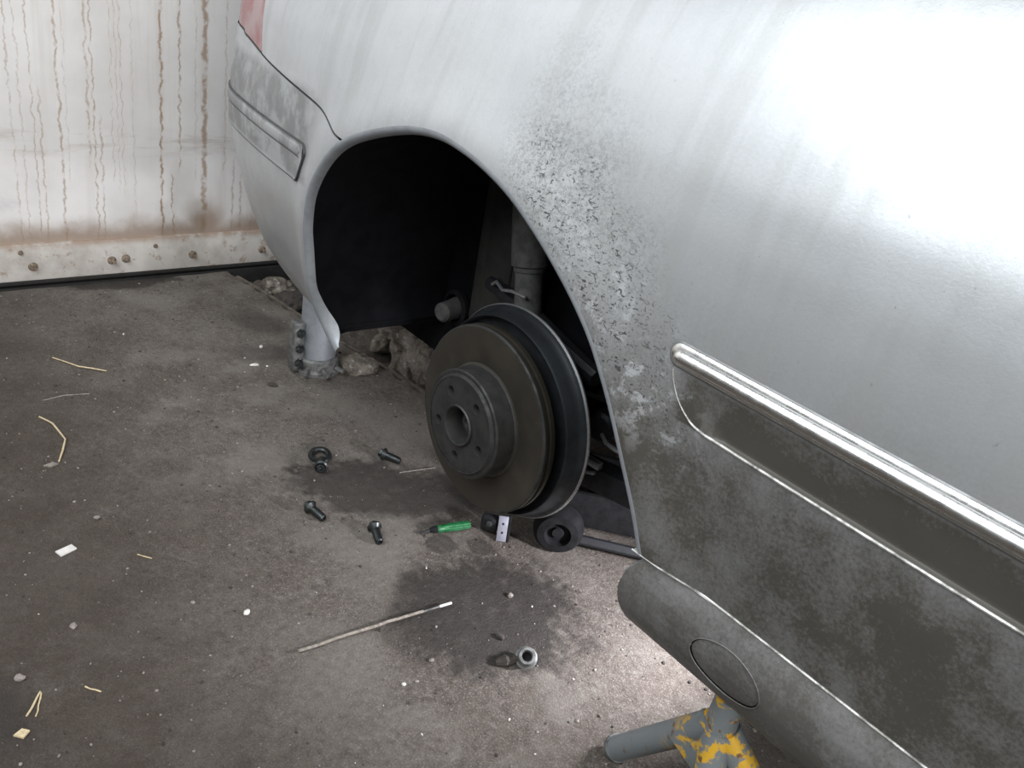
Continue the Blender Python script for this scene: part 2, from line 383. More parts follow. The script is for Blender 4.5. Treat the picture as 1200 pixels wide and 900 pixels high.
# plan curve: arc coordinate a runs along the flank (equal to x where the flank is straight), turning round the tail
ss = np.linspace(0, 2.6, 2601)
phi = .28 * np.minimum(ss, .65) + np.where(ss > .65, np.minimum(((np.maximum(ss, .65) - .65) / .42) ** 1.5, 1.0) * (math.pi / 2 - .182), 0)
phi = np.minimum(phi, math.pi / 2)
pxs = -.1 - np.concatenate([[0], np.cumsum(np.cos(phi[:-1]) * np.diff(ss))]); pys = np.concatenate([[0], np.cumsum(np.sin(phi[:-1]) * np.diff(ss))])
def smooth_tab(pts, sig=.012):
    z = np.linspace(.2, 1.4, 1201); d = np.interp(z, [p[0] for p in pts], [p[1] for p in pts]); k = np.arange(-60, 61) * .001; g = np.exp(-(k / sig) ** 2 / 2); g /= g.sum()
    return z, np.convolve(np.pad(d, 60, mode='edge'), g, 'valid')
DF = smooth_tab([(.30, .10), (.36, .06), (.40, .045), (.44, .034), (.49, .022), (.60, .008), (.668, .002), (.72, 0), (.76, 0), (.80, .002), (.85, .007), (.90, .016), (.95, .031), (1.0, .050), (1.05, .078), (1.10, .115), (1.15, .18), (1.19, .32)])
DR = smooth_tab([(.30, .17), (.33, .14), (.36, .11), (.42, .072), (.5, .040), (.6, .012), (.66, .002), (.74, 0), (.775, .001), (.815, .010), (.85, .012), (.9, .018), (1.0, .05), (1.05, .078), (1.10, .13), (1.15, .20), (1.19, .32)])
def surf(a, z, off=0.0, flare=True):
    """body point(s); off > 0 moves outward"""
    a = np.asarray(a, float); z = np.asarray(z, float)
    s = np.maximum(-.1 - a, 0)
    x = np.where(a > -.1, a, np.interp(s, ss, pxs)); y = np.where(a > -.1, 0, np.interp(s, ss, pys)); ph = np.where(a > -.1, 0, np.interp(s, ss, phi))
    wr = sstep(-.28, -.58, a) if False else 1 - sstep(-.58, -.28, a)
    d = np.interp(z, *DF) * (1 - wr) + np.interp(z, *DR) * wr
    if flare:
        D = sdist(a, z)
        fade = 1 - sstep(.50, .62, np.where(a > 0, .0, 0) + np.where(a > .3, .62 - (z - .38), 0))
        d = d - .013 * np.exp(-(np.maximum(D, 0) / .05) ** 2) * sstep(.36, .50, z)
    # recessed rub band under the chrome moulding
    rec = sstep(0, .03, a - (.432 + (.722 - z) * .85)) * np.clip((.722 - z) / .050, 0, 1) * sstep(.6655, .6690, z)
    d = d + .0055 * rec
    d = d - off
    nx_, ny_ = np.sin(ph), np.cos(ph)
    return np.stack([x + nx_ * d, y + ny_ * d, z + 0 * x], -1)
def surf_n(a, z, off=0.0):
    e = 1.2e-3
    n_ = np.cross(surf(a + e, z) - surf(a - e, z), surf(a, z + e) - surf(a, z - e)); return n_ / np.linalg.norm(n_, axis=-1, keepdims=True)
def panel(name, mat, av, zv, clips, parent, off=0.0, fn=None, fnn=None):
    """body panel: grid in (a,z) clipped by implicit functions (kept where > 0)"""
    fn = fn or surf; fnn = fnn or surf_n
    av = np.sort(np.asarray(av)); zv = np.sort(np.asarray(zv)); A, Z = np.meshgrid(av, zv)
    vals = [c(A, Z) for c in clips]
    verts = {}; coords = []; faces = []
    def vid(p):
        k = (round(p[0] * 1e5), round(p[1] * 1e5))
        if k not in verts: verts[k] = len(coords); coords.append(p)
        return verts[k]
    for j in range(len(zv) - 1):
        for i in range(len(av) - 1):
            poly = [((av[i], zv[j]), (j, i)), ((av[i + 1], zv[j]), (j, i + 1)), ((av[i + 1], zv[j + 1]), (j + 1, i + 1)), ((av[i], zv[j + 1]), (j + 1, i))]
            pts = [p for p, _ in poly]; mixed = []; dead = False
            for ci, V in enumerate(vals):
                q = [V[idx] for _, idx in poly]
                if max(q) <= 0: dead = True; break
                if min(q) < 0: mixed.append(ci)
            if dead: continue
            for ci in mixed:
                fv = [float(clips[ci](np.array([p[0]]), np.array([p[1]]))[0]) for p in pts]; out = []
                for k in range(len(pts)):
                    p, q, fp, fq = pts[k], pts[(k + 1) % len(pts)], fv[k], fv[(k + 1) % len(pts)]
                    if fp >= 0: out.append(p)
                    if (fp > 0) != (fq > 0) and fp != fq:
                        t = fp / (fp - fq); out.append((p[0] + (q[0] - p[0]) * t, p[1] + (q[1] - p[1]) * t))
                pts = out
                if len(pts) < 3: break
            if len(pts) < 3: continue
            ids = []
            for p in pts:
                k = vid(p)
                if not ids or ids[-1] != k: ids.append(k)
            if ids and ids[0] == ids[-1]: ids.pop()
            if len(set(ids)) >= 3 and len(set(ids)) == len(ids): faces.append(ids)
    C_ = np.array(coords); P = fn(C_[:, 0], C_[:, 1]) ; N_ = fnn(C_[:, 0], C_[:, 1])
    if off: P = P + N_ * off
    me = bpy.data.meshes.new(name); me.from_pydata(P.tolist(), [], faces); me.materials.append(M[mat]); me.shade_smooth()
    me.normals_split_custom_set_from_vertices([tuple(v) for v in N_])
    return link(name, me, parent)
def flange(name, mat, path, offs, parent, smooth=50):
    """strip along a path in (a,z); offs = list of (normal offset outward, in-plane offset to the right of travel)"""
    path = np.asarray(path, float); t = np.gradient(path, axis=0); t /= np.linalg.norm(t, axis=1, keepdims=True)
    nr = np.stack([t[:, 1], -t[:, 0]], -1); base_n = surf_n(path[:, 0], path[:, 1]); rows = []
    for o_n, o_p in offs:
        q = path + nr * o_p; P0 = surf(path[:, 0], path[:, 1]); P1 = surf(q[:, 0], q[:, 1]) if o_n > -.012 else P0 + np.stack([nr[:, 0] * o_p, 0 * nr[:, 0], nr[:, 1] * o_p], -1)
        rows.append(P1 + base_n * o_n)
    k = len(path); vs = [tuple(p) for r_ in rows for p in r_]
    fs = [(r_ * k + i, r_ * k + i + 1, (r_ + 1) * k + i + 1, (r_ + 1) * k + i) for r_ in range(len(rows) - 1) for i in range(k - 1)]
    return MB().add(vs, fs).build(name, mat, parent, smooth)

car = tag(empty('car', (0, 0, 0)), 'dirty silver car raised on stands with its rear wheel taken off', 'car')
SEAM = np.array([(-.15, .768), (-.235, .774), (-.262, .777), (-.290, .785), (-.34, .7975), (-.42, .805), (-.50, .811), (-.58, .818), (-.645, .826), (-.76, .841), (-.95, .852), (-2.3, .86)])
SEAM_S = spline(SEAM, 6)
seam_z = lambda a: np.interp(a, SEAM_S[::-1, 0], SEAM_S[::-1, 1])
lamp_a = lambda z: np.interp(z, [.80, .823, .911, 1.0, 1.1], [-.632, -.640, -.672, -.712, -.76])
aF = np.concatenate([np.arange(-.50, .56, .007), np.arange(.56, 1.10, .012), np.arange(1.10, 2.9, .1)])
aR = np.concatenate([np.arange(-1.25, -.5, .010), np.arange(-2.0, -1.25, .05)])
zB = np.unique(np.round(np.concatenate([np.arange(.489, .655, .008), np.arange(.655, .680, .0012), np.arange(.680, .74, .005), np.arange(.74, 1.191, .0075)]), 5))
GAP = .0018
# quarter panel and flank
panel('quarter_panel', 'paint', np.concatenate([aR, aF]), zB,
      [lambda a, z: sdist(a, z), lambda a, z: np.where(a > -.20, 1.0, z - seam_z(a) - GAP), lambda a, z: np.where(z < .80, 1.0, a - lamp_a(z) - .0015)], car)
flange('quarter_panel_edge', 'edge', [(a, .489) for a in np.linspace(.432, 2.8, 60)], [(0, 0), (.0012, .0015), (-.002, .003), (-.014, .003)], car)
# bumper cover
zR = np.unique(np.round(np.concatenate([np.arange(.325, .65, .008), np.arange(.65, .88, .006)]), 5))
bumper = panel('bumper', 'paint', np.concatenate([aR, np.arange(-.50, -.2, .006)]), zR,
      [lambda a, z: sdist(a, z), lambda a, z: seam_z(a) - GAP - z, lambda a, z: z - np.interp(a, [-2, -.7, -.45, -.33, 0], [.335, .335, .350, .372, .372])], car)
bot = [(a, np.interp(a, [-2, -.7, -.45, -.33, 0], [.335, .335, .350, .372, .372])) for a in np.linspace(-.41, -1.9, 90)]
flange('bumper_lower_edge', 'lip', bot, [(0, 0), (-.002, .004), (-.010, .008), (-.035, .008)], bumper)
flange('seam_edge', 'trimframe', [(a, z - GAP) for a, z in SEAM_S[8:]], [(0, 0), (-.012, 0)], bumper)
# arch lip turned inward
k0 = 0
LIP = np.array([p for i, p in enumerate(ARCH_S) if i >= 7 and not (p[0] > 0 and p[1] < .489)])
tL = np.gradient(LIP, axis=0); tL /= np.linalg.norm(tL, axis=1, keepdims=True); nL = np.stack([tL[:, 1], 0 * tL[:, 0], -tL[:, 0]], -1)
PL = surf(LIP[:, 0], LIP[:, 1]); NL = surf_n(LIP[:, 0], LIP[:, 1])
tip_t = sstep(0, 9, np.arange(len(LIP)))
wide = (.35 + .65 * tip_t) + .8 * tip_t * (1 - sstep(.37, .50, LIP[:, 1])) * (LIP[:, 0] < 0)
rowsL = [PL + NL * (o_n if j < 2 else o_n * 1) * np.where(j > 2, wide, 1)[:, None] + nL * o_p for j, (o_n, o_p) in enumerate([(0, 0), (.0006, .004), (-.002, .008), (-.007, .010), (-.013, .010)])]
kL = len(LIP)
MB().add([tuple(p) for r_ in rowsL for p in r_], [(r_ * kL + i, r_ * kL + i + 1, (r_ + 1) * kL + i + 1, (r_ + 1) * kL + i) for r_ in range(4) for i in range(kL - 1)]).build('arch_lip', 'lip', car, 50)
# bumper rub moulding
st_top, st_bot = .730, .664
strip_r = lambda z: np.interp(z, [.655, .664, .672, .70, .718, .726, .732], [-.422, -.408, -.398, -.380, -.370, -.374, -.388])
zS = np.unique(np.concatenate([np.arange(st_bot, st_top + .0001, .003)]))
aS = np.concatenate([np.arange(-1.9, -1.2, .04), np.arange(-1.2, -.375, .006)])
clS = [lambda a, z: strip_r(z) - a]
mould = panel('bumper_moulding', 'paint', aS, zS, clS, bumper, off=.004)
per = [(a, st_bot) for a in np.linspace(-1.9, -.404, 90)] + [(float(strip_r(z)), z) for z in np.linspace(st_bot + .001, st_top, 24)] + [(a, st_top) for a in np.linspace(-.398, -1.9, 90)]
flange('moulding_edge', 'gasket', per, [(.0042, -.0012), (.0038, .001), (.0, .0014)], mould)
zc = .716
cp = [(a, zc) for a in np.concatenate([np.linspace(-1.9, -1.2, 12), np.linspace(-1.19, -.389, 80)])]
ctr = np.array(cp); N0 = surf_n(ctr[:, 0], ctr[:, 1]); Pc = surf(ctr[:, 0], ctr[:, 1])
b = MB(); secs = []
for i, (p, nn) in enumerate(zip(Pc, N0)):
    e = min(1, math.sqrt(max(0, 1 - (1 - min(1, (len(Pc) - 1 - i) * .01 / .01)) ** 2)) + .02)
    secs += [tuple(p + nn * (.0035 + .0028 * math.sin(t) * e) + np.array([0, 0, 1]) * (-.0095 * math.cos(t) * e)) for t in np.linspace(0, math.pi, 9)]
b.add(secs, [(i * 9 + j, i * 9 + j + 1, (i + 1) * 9 + j + 1, (i + 1) * 9 + j) for i in range(len(Pc) - 1) for j in range(8)])
b.build('moulding_bead', 'paint', mould, 40)
flange('bead_shadow_gap', 'gasket', [(a, zc - .0102) for a in np.linspace(-1.9, -.392, 80)], [(.0042, -.0009), (.0046, 0), (.0042, .0009)], mould)
# tail lamp
zT = np.arange(.80, 1.16, .01)
tl = panel('tail_lamp', 'lens', np.concatenate([np.arange(-1.25, -.62, .01), np.arange(-1.6, -1.25, .04)]), zT,
      [lambda a, z: lamp_a(z) - .0015 - a, lambda a, z: z - seam_z(a) - GAP], car, off=-.0015)
flange('lamp_gasket', 'rubber', [(float(lamp_a(z)), z) for z in np.linspace(.824, 1.14, 40)], [(-.001, -.0016), (-.0005, 0), (-.001, .0016)], tl)

# sill
DSL = [(.325, .13), (.335, .10), (.345, .078), (.36, .054), (.375, .038), (.39, .028), (.41, .019), (.425, .0145), (.44, .0125), (.455, .0125), (.47, .0155), (.48, .019), (.4887, .0222)]
def sill_surf(a, z):
    a = np.asarray(a, float); z = np.asarray(z, float); zz = np.linspace(.32, .49, 341); d = np.interp(zz, [p[0] for p in DSL], [p[1] for p in DSL])
    k = np.exp(-(np.arange(-10, 11) / 5.) ** 2); k /= k.sum(); d2 = np.convolve(np.pad(d, 10, mode='edge'), k, 'valid')
    return np.stack([a, np.interp(z, zz, d2), z], -1)
def sill_n(a, z):
    e = 1e-3; q = np.cross(sill_surf(a + e, z) - sill_surf(a - e, z), sill_surf(a, z + e) - sill_surf(a, z - e)); return q / np.linalg.norm(q, axis=-1, keepdims=True)
sill_end = lambda z: np.interp(z, [.33, .37, .40, .43, .455, .475, .49], [.455, .432, .424, .424, .430, .442, .456])
cover_d = lambda a, z: np.hypot((a - .580) / .046, (z - .428) / .031) - 1
sill = panel('sill', 'sill', np.concatenate([np.arange(.41, .80, .006), np.arange(.8, 2.9, .05)]), np.concatenate([np.arange(.325, .4866, .0045), [.4887]]),
      [lambda a, z: a - sill_end(z), lambda a, z: cover_d(a, z)], car, fn=sill_surf, fnn=sill_n)
ze = np.linspace(.4887, .325, 30); pe = sill_surf(sill_end(ze), ze)
rows = [pe, pe + [-.002, .004, 0], pe + [.0, .05, 0], pe + [.02, .12, 0]]
MB().add([tuple(p) for r_ in rows for p in r_], [(r_ * 30 + i, r_ * 30 + i + 1, (r_ + 1) * 30 + i + 1, (r_ + 1) * 30 + i) for r_ in range(3) for i in range(29)]).build('sill_end_cap', 'lip', sill)
te = [tuple(q) for q in sill_surf(np.linspace(.457, 2.8, 70), np.full(70, .4886))]
MB().tube(te, .0016, 6).build('sill_top_edge', 'edge', sill)  # bright strip painting the highlight along the sill seam
jc = panel('jack_point_cover', 'sill', np.arange(.528, .632, .004), np.arange(.395, .465, .004), [lambda a, z: -.045 - cover_d(a, z)], sill, off=-.0012, fn=sill_surf, fnn=sill_n)
th = np.linspace(0, 2 * math.pi, 49); ring = sill_surf(.580 + .046 * np.cos(th), .428 + .031 * np.sin(th)); rn = sill_n(.580 + .046 * np.cos(th), .428 + .031 * np.sin(th))
MB().tube([tuple(p + q * .0004) for p, q in zip(ring, rn)], .0008, 6).build('cover_rim', 'sill', jc)
ring = sill_surf(.580 + .0445 * np.cos(th), .428 + .0297 * np.sin(th))
MB().tube([tuple(p + q * -.004) for p, q in zip(ring, rn)], .0025, 6).build('cover_gap', 'rubber', jc)

# chrome moulding and lip of the rub band
def bead(name, mat, parent, z0, a0, hh, pr, base=0.0):
    al = np.concatenate([a0 + .014 * (1 - np.cos(np.linspace(0, math.pi / 2, 10))), np.linspace(a0 + .02, 1.2, 90), np.linspace(1.25, 2.8, 16)])
    P = surf(al, np.full(len(al), z0)); secs = []
    for a, p in zip(al, P):
        e = math.sqrt(max(0, 1 - max(0, 1 - (a - a0) / .014) ** 2)) + .03; e = min(1, e)
        secs += [(p[0], p[1] - base - pr * math.sin(t) * e, p[2] - hh * math.cos(t) * e) for t in np.linspace(0, math.pi, 13)]
    k = 13
    return MB().add(secs, [(i * k + j, i * k + j + 1, (i + 1) * k + j + 1, (i + 1) * k + j) for i in range(len(al) - 1) for j in range(k - 1)]).build(name, mat, parent, 50)
fr = bead('moulding_frame', 'trimframe', car, .7320, .4180, .0142, .0030)
bead('moulding_outline', 'chrome', fr, .7320, .4195, .0128, .0050)
bead('moulding_groove', 'trimframe', fr, .7315, .4225, .0106, .0060)
bead('chrome_moulding', 'chrome', fr, .7310, .4245, .0090, .0105)
lp = spline([(.4275, .716), (.432, .704), (.442, .689), (.456, .677), (.474, .6695), (.52, .6672), (.7, .6668), (1.0, .6668), (1.5, .6668), (2.8, .6668)], 14)
Pl = surf(lp[:, 0], lp[:, 1]); Nl = surf_n(lp[:, 0], lp[:, 1])
Pl = surf(lp[:, 0], lp[:, 1] - .0015) + Nl * .0006
MB().tube([tuple(p) for p in Pl], [.0006 + .0011 * float(sstep(.44, .48, a)) for a in lp[:, 0]], 6).build('band_lip', 'edge', car)  # bright strip along the lip, painted in place of its highlight

# ------------------------------------------------------------------ car: hidden shell that shades the bay
b = MB(); tp = [(2.8, .30), (-.9, .33)]
b.add([(2.8, .30, 1.188), (-.80, .33, 1.188), (-.80, 1.55, 1.188), (2.8, 1.55, 1.188), (2.8, .55, 1.5), (.1, .55, 1.5), (.1, 1.3, 1.5), (2.8, 1.3, 1.5)],
      [(0, 1, 5, 4), (1, 2, 6, 5), (2, 3, 7, 6), (4, 5, 6, 7)]); b.build('roof_shell', 'liner', car)
MB().box((-.95, 1.75, .40), (2.8, 1.80, 1.19)).build('far_flank', 'liner', car)
MB().box((.47, .10, .385), (2.8, 1.75, .42)).build('floor_pan', 'under', car)
MB().box((-.95, .38, .42), (.47, 1.75, .46)).build('trunk_floor', 'under', car)
mf = MB(); mf.tube([(-.50, .80, .30), (-.52, .80, .30), (-.88, .80, .30), (-.90, .80, .30)], [.09, .11, .11, .09], 24); mf.box((-.95, .62, .20), (-.60, 1.6, .41), bev=.02)
mf.build('silencer_light_block', 'under', car)  # unseen block added to keep the work lamp off the gate
# wheel-arch liner (follows the opening, slightly outside it, running inboard)
q = ARCH_S[14:-3]; q = np.vstack([[(q[0][0] - .004, .378), (q[0][0] - .002, .392)], q]); t = np.gradient(q, axis=0); t /= np.linalg.norm(t, axis=1, keepdims=True); q = q + np.stack([-t[:, 1], t[:, 0]], -1) * .004
Pq = surf(q[:, 0], q[:, 1]); rows = []
for yy, grow in ((.008, .0), (.016, .008), (.12, .016), (.24, .012), (.36, .006)):
    rows.append(np.stack([q[:, 0] - t[:, 1] * grow, Pq[:, 1] + yy if yy < .1 else np.full(len(q), yy), q[:, 1] + t[:, 0] * grow], -1))
k = len(q)
MB().add([tuple(p) for r_ in rows for p in r_], [(r_ * k + i, r_ * k + i + 1, (r_ + 1) * k + i + 1, (r_ + 1) * k + i) for r_ in range(len(rows) - 1) for i in range(k - 1)]).build('wheel_arch_liner', 'liner', car)
# inner wheelhouse wall
b = MB(); b.add([(-.62, .345, .30), (-.30, .345, .30), (-.12, .345, .32), (.10, .36, .42), (.48, .36, .42), (.48, .36, .90), (-.62, .345, .90)], [(0, 1, 2, 3, 4, 5, 6)])
b.add([(-.62, .346, .30), (-.30, .346, .30), (-.12, .346, .32), (-.12, .60, .36), (-.30, .60, .36), (-.62, .60, .40)], [(0, 1, 4, 5), (1, 2, 3, 4)])
b.build('inner_wheelhouse', 'liner', car)
rp = MB(); rp.box((-.268, .325, .40), (-.190, .345, .78), bev=.008); rp.box((-.182, .318, .44), (-.115, .345, .78), bev=.010)
rp.box((-.300, .335, .42), (-.272, .346, .74), bev=.004)
rail_o = rp.build('chassis_rail', 'rail', car)
MB().lathe([(0, .0), (.006, .0), (.0085, -.003)], (-.212, .3235, .528), (0, -1, 0), 12).build('rail_hole', 'dark', rail_o)
bs = MB().lathe([(.035, .0), (.036, .010), (.028, .014), (.0275, .002)], (-.335, .338, .425), (0, -1, 0), 24).build('stub_boot', 'rubber', car)
MB().lathe([(0, .055), (.014, .055), (.019, .050), (.020, .02), (.022, .0)], (-.335, .338, .425), (.25, -1, .0), 20).build('stub', 'strut', bs)
# damper
ax_t, ax_b = Vector((-.125, .275, .76)), Vector((-.062, .275, .47)); ad = (ax_b - ax_t).normalized()
dm = MB().lathe([(.0, 0), (.030, 0), (.031, .10), (.0305, .155), (.027, .158), (.026, .165)], ax_t, ad, 32).build('damper_boot', 'strut', car)
MB().lathe([(.0235, .150), (.0235, .30), (.022, .31), (0, .31)], ax_t, ad, 32).build('damper_tube', 'strut', dm)
MB().tube([(-.17, .27, .545), (-.155, .265, .556), (-.13, .26, .551), (-.10, .255, .561), (-.06, .25, .566)], .003, 8).build('brake_pipe', 'steel', car)
MB().tube([(-.20, .29, .535), (-.12, .29, .53), (.02, .28, .50), (.10, .28, .49)], [.012, .018, .022, .016], 10).build('upper_arm', 'blackmetal', car)
kn = MB().lathe([(.0, 0), (.05, 0), (.06, .02), (.06, .07), (.045, .10), (0, .10)], (0, .215, .393), (0, 1, 0), 24).build('hub_carrier', 'blackmetal', car)
la = MB(); la.box((-.18, -.022, -.024), (.20, .022, .020), Matrix.Translation((.14, .315, .318)) @ Matrix.Rotation(math.radians(-6), 4, 'Y') @ Matrix.Rotation(math.radians(8), 4, 'Z'), bev=.006)
arm = la.build('lower_arm', 'blackmetal', car)
MB().box((-.045, -.006, -.006), (.045, .006, .006), Matrix.Translation((.095, .292, .343)) @ Matrix.Rotation(math.radians(-4), 4, 'Y'), bev=.001).build('clip', 'steel', arm)
MB().box((-.012, -.003, -.003), (.012, .003, .003), Matrix.Translation((.123, .290, .326)) @ Matrix.Rotation(math.radians(-24), 4, 'Y'), bev=.001).build('clip', 'steel', arm)
br = MB().box((-.025, -.02, -.05), (.035, .02, .06), Matrix.Translation((.19, .33, .41)) @ Matrix.Rotation(.2, 4, 'Y'), bev=.012).build('link_bracket', 'blackmetal', car)
MB().lathe([(0, .02), (.010, .02), (.012, .0)], (.185, .312, .40), (0, -1, 0), 6).build('nut', 'cast', br)
MB().tube([(.128, .29, .402), (.145, .285, .396), (.17, .285, .395), (.20, .29, .402)], .0035, 8).build('hose_end', 'steel', br)
MB().lathe([(0, .03), (.02, .03), (.026, .024), (.026, 0)], (.10, .33, .40), (.3, -1, 0), 16).build('bush', 'blackmetal', br)
MB().tube([(.13, .32, .47), (.16, .31, .43), (.185, .305, .385), (.20, .30, .345)], .009, 8).build('cable', 'rubber', br)
MB().tube([(.02, .33, .44), (.12, .33, .455), (.30, .34, .47)], [.02, .018, .02], 10).build('trailing_link', 'blackmetal', car)

# ------------------------------------------------------------------ brake disc assembly
HX, HZ = 0.0, .393; O = (HX, 0, HZ); AY = (0, 1, 0)
sh = MB().lathe([(.110, .190), (.150, .190), (.158, .186), (.161, .176), (.1635, .174), (.166, .178), (.168, .192), (.173, .200), (.1775, .205), (.1785, .209), (.1765, .212), (.165, .208), (.110, .205)], O, AY, 96).build('dust_shield', 'shield', car)
MB().lathe([(.1772, .2045), (.1792, .2075), (.1790, .2100), (.1770, .2075)], O, AY, 96, closed=True).build('shield_rim', 'steel', sh)
disc = MB().lathe([(.090, .1400), (.0935, .1412), (.096, .1400), (.1505, .1400), (.1530, .1420), (.1530, .1475), (.1495, .1480), (.1495, .1545), (.1530, .155), (.1530, .1620), (.09, .1620)], O, AY, 128).build('brake_disc', 'disc', car)
MB().lathe([(.1498, .13985), (.1515, .1402), (.1534, .1425), (.1534, .1445), (.1524, .1445)], O, AY, 128).build('disc_rim', 'hatside', disc)
MB().lathe([(.0865, .1035), (.0885, .106), (.0888, .1385), (.0905, .1405)], O, AY, 96).build('hat_side', 'hatside', disc)
# hat face with five real bolt holes
holes = [(.056 * math.cos(math.radians(-90 + 72 * i)), .056 * math.sin(math.radians(-90 + 72 * i))) for i in range(5)]
fn = lambda a, z: np.stack([a, np.full_like(a, .1000) + .0035 * sstep(.077, .0795, np.hypot(a, z - HZ)) + .0, z], -1)
fnn = lambda a, z: np.stack([0 * a, -1 + 0 * a, 0 * a], -1)
cl = [lambda a, z: np.hypot(a, z - HZ) - .0335, lambda a, z: .0866 - np.hypot(a, z - HZ)] + [(lambda a, z, h=h: np.hypot(a - h[0], z - HZ - h[1]) - .0075) for h in holes]
hat = panel('hat', 'hat', np.arange(-.09, .0901, .0022), HZ + np.arange(-.09, .0901, .0022), cl, disc, fn=fn, fnn=fnn)
MB().lathe([(.0765, .0992), (.0785, .0990), (.0800, .1010), (.0815, .1035)], O, AY, 72).build('hat_step', 'hatside', hat)
hm = MB().lathe([(.0085, -.0004), (.0076, .0002), (.0074, .012), (.0068, .0125), (0, .0125)], (0, 0, 0), AY, 18)
for i, h in enumerate(holes):
    if i == 0: o0 = hm.build('bolt_hole', 'hatside', None); me0 = o0.data; o = o0
    else: o = link('bolt_hole', me0)
    o.location = (h[0], .1000, HZ + h[1]); set_parent(o, hat)
MB().lathe([(.0335, .1005), (.0340, .0965), (.0325, .0945), (.0300, .0955), (.0290, .100), (.0285, .128), (.018, .130), (.016, .124), (.013, .121), (.0, .121)], O, AY, 48).build('hub_bore', 'hat', disc)
MB().lathe([(.0155, .131), (.0150, .119), (.0125, .116), (.0075, .116), (.006, .119), (0, .119)], O, AY, 12).build('axle_nut', 'hatside', disc)
# caliper bracket peeping out behind the disc at lower left
cb = MB().box((-.05, -.02, -.022), (.05, .025, .022), Matrix.Translation((-.095, .19, .262)) @ Matrix.Rotation(math.radians(38), 4, 'Y'), bev=.01).build('caliper_bracket', 'blackmetal', car)
MB().tube([(-.045, .20, .225), (-.03, .20, .205), (-.028, .2, .192)], [.014, .016, .010], 10).build('bush', 'rubber', cb)

# ------------------------------------------------------------------ things on the floor
def at(x, y, dz=0.0): return Vector((x, y, floor_z(x, y) + dz))
# support post behind the bumper
p = tag(empty('support_post', at(-.925, .370)), 'silver steel support post with a bolted collar standing behind the bumper corner', 'post')
px_, py_ = -.925, .370
MB().lathe([(.0, .0), (.060, 0), (.062, .012), (.056, .018), (.0555, .040), (.050, .046), (.047, .046)], at(px_, py_), (0, 0, 1), 36).build('collar', 'cast', p)
MB().lathe([(.047, .04), (.0465, .24), (.044, .25), (.0, .25)], at(px_, py_), (0, 0, 1), 36).build('tube', 'post', p)
MB().lathe([(.0, .25), (.022, .25), (.022, .41), (.03, .412), (.03, .42), (0, .42)], at(px_, py_), (0, 0, 1), 24).build('ram', 'cast', p)
ca = MB().box((-.018, -.076, .008), (.014, -.046, .145), Matrix.Translation(at(px_, py_)), bev=.005).build('clamp', 'cast', p)
for zz in (.035, .075, .118):
    MB().lathe([(0, .014), (.008, .014), (.010, .010), (.0105, .0), (.014, -.002)], at(px_ + .016, py_ - .062, zz), (1, -.3, 0), 6).build('clamp_nut', 'bolt', ca)
for a_ in (-.9, -.2, .5): MB().tube([at(px_ + .058 * math.cos(a_), py_ + .058 * math.sin(a_), .022), at(px_ + .082 * math.cos(a_), py_ + .082 * math.sin(a_), .018)], .007, 8).build('foot_lug', 'cast', p)

# jack stand under the sill
apex = Vector((.552, .120, .335))
js = tag(empty('jack_stand', at(.56, .12)), 'tubular jack stand in chipped yellow paint holding up the sill', 'jack stand')
for i, (fx, fy) in enumerate(((.388, .185), (.590, .100), (.72, .22))):
    ft = at(fx, fy, .012); top = Vector((apex.x, apex.y, .268)).lerp(ft, .04)
    lg = MB().tube([top, ft], .0190, 20).build('leg', 'stand', js)
    if i == 0:
        dr = (ft - top).normalized(); MB().tube([ft - dr * .004, ft + dr * .004], .0215, 20).build('foot_rim', 'cast', lg)
MB().lathe([(.0, -.05), (.017, -.05), (.018, -.02), (.020, .0), (.018, .042), (.0, .042)], Vector((apex.x, apex.y, .268)), (0, 0, 1), 24).build('column', 'stand', js)
MB().box((-.020, -.012, .0), (.020, .022, .012), Matrix.Translation((apex.x, apex.y, .309)), bev=.003).build('saddle', 'stand', js)
wb = MB().box((-.03, -.006, -.05), (.02, .006, .03), Matrix.Translation((.540, .122, .222)) @ Matrix.Rotation(.35, 4, 'Y'), bev=.003).build('gusset', 'stand', js)

# trolley jack: black, under the car
tj = tag(empty('trolley_jack', at(.06, .56)), 'black trolley jack on small wheels in the dark under the car', 'trolley jack')
d_ = Vector((.72, .69, 0)).normalized(); s_ = Vector((-d_.y, d_.x, 0)); base_ = Vector((-.065, .465, 0))
def tjm(loc): return Matrix.Translation(loc) @ Matrix(((d_.x, s_.x, 0, 0), (d_.y, s_.y, 0, 0), (0, 0, 1, 0), (0, 0, 0, 1)))
for off in (0, .16):
    MB().box((-.02, -.008, .045), (.50, .008, .125), tjm(base_ + s_ * off), bev=.006).build('side_plate', 'rubber', tj)
for off in (-.035, .195):
    for l_ in (.0, .30):
        c_ = base_ + s_ * off + d_ * l_
        rr = .052 if l_ == 0 else .034
        MB().lathe([(0, -.020), (rr * .22, -.020), (rr * .26, -.014), (rr * .46, -.014), (rr * .52, -.027), (rr * .80, -.025), (rr * .96, -.014), (rr, 0), (rr * .96, .014), (rr * .7, .022), (0, .022)], (c_.x, c_.y, rr - .001), s_, 28).build('wheel', 'rubber', tj)
MB().tube([base_ + d_ * .02 + s_ * -.035 + Vector((0, 0, .035)), base_ + d_ * .28 + s_ * -.035 + Vector((0, 0, .028))], .011, 10).build('tie_bar', 'blackmetal', tj)
MB().tube([base_ + d_ * .40 + s_ * .08 + Vector((0, 0, .10)), base_ + d_ * .05 + s_ * .08 + Vector((0, 0, .25))], [.03, .022], 10).build('lifting_arm', 'rubber', tj)
MB().lathe([(0, 0), (.045, 0), (.05, .02), (.04, .022), (.03, .012), (0, .012)], base_ + d_ * .05 + s_ * .08 + Vector((0, 0, .255)), (0, 0, 1), 20).build('saddle', 'blackmetal', tj)

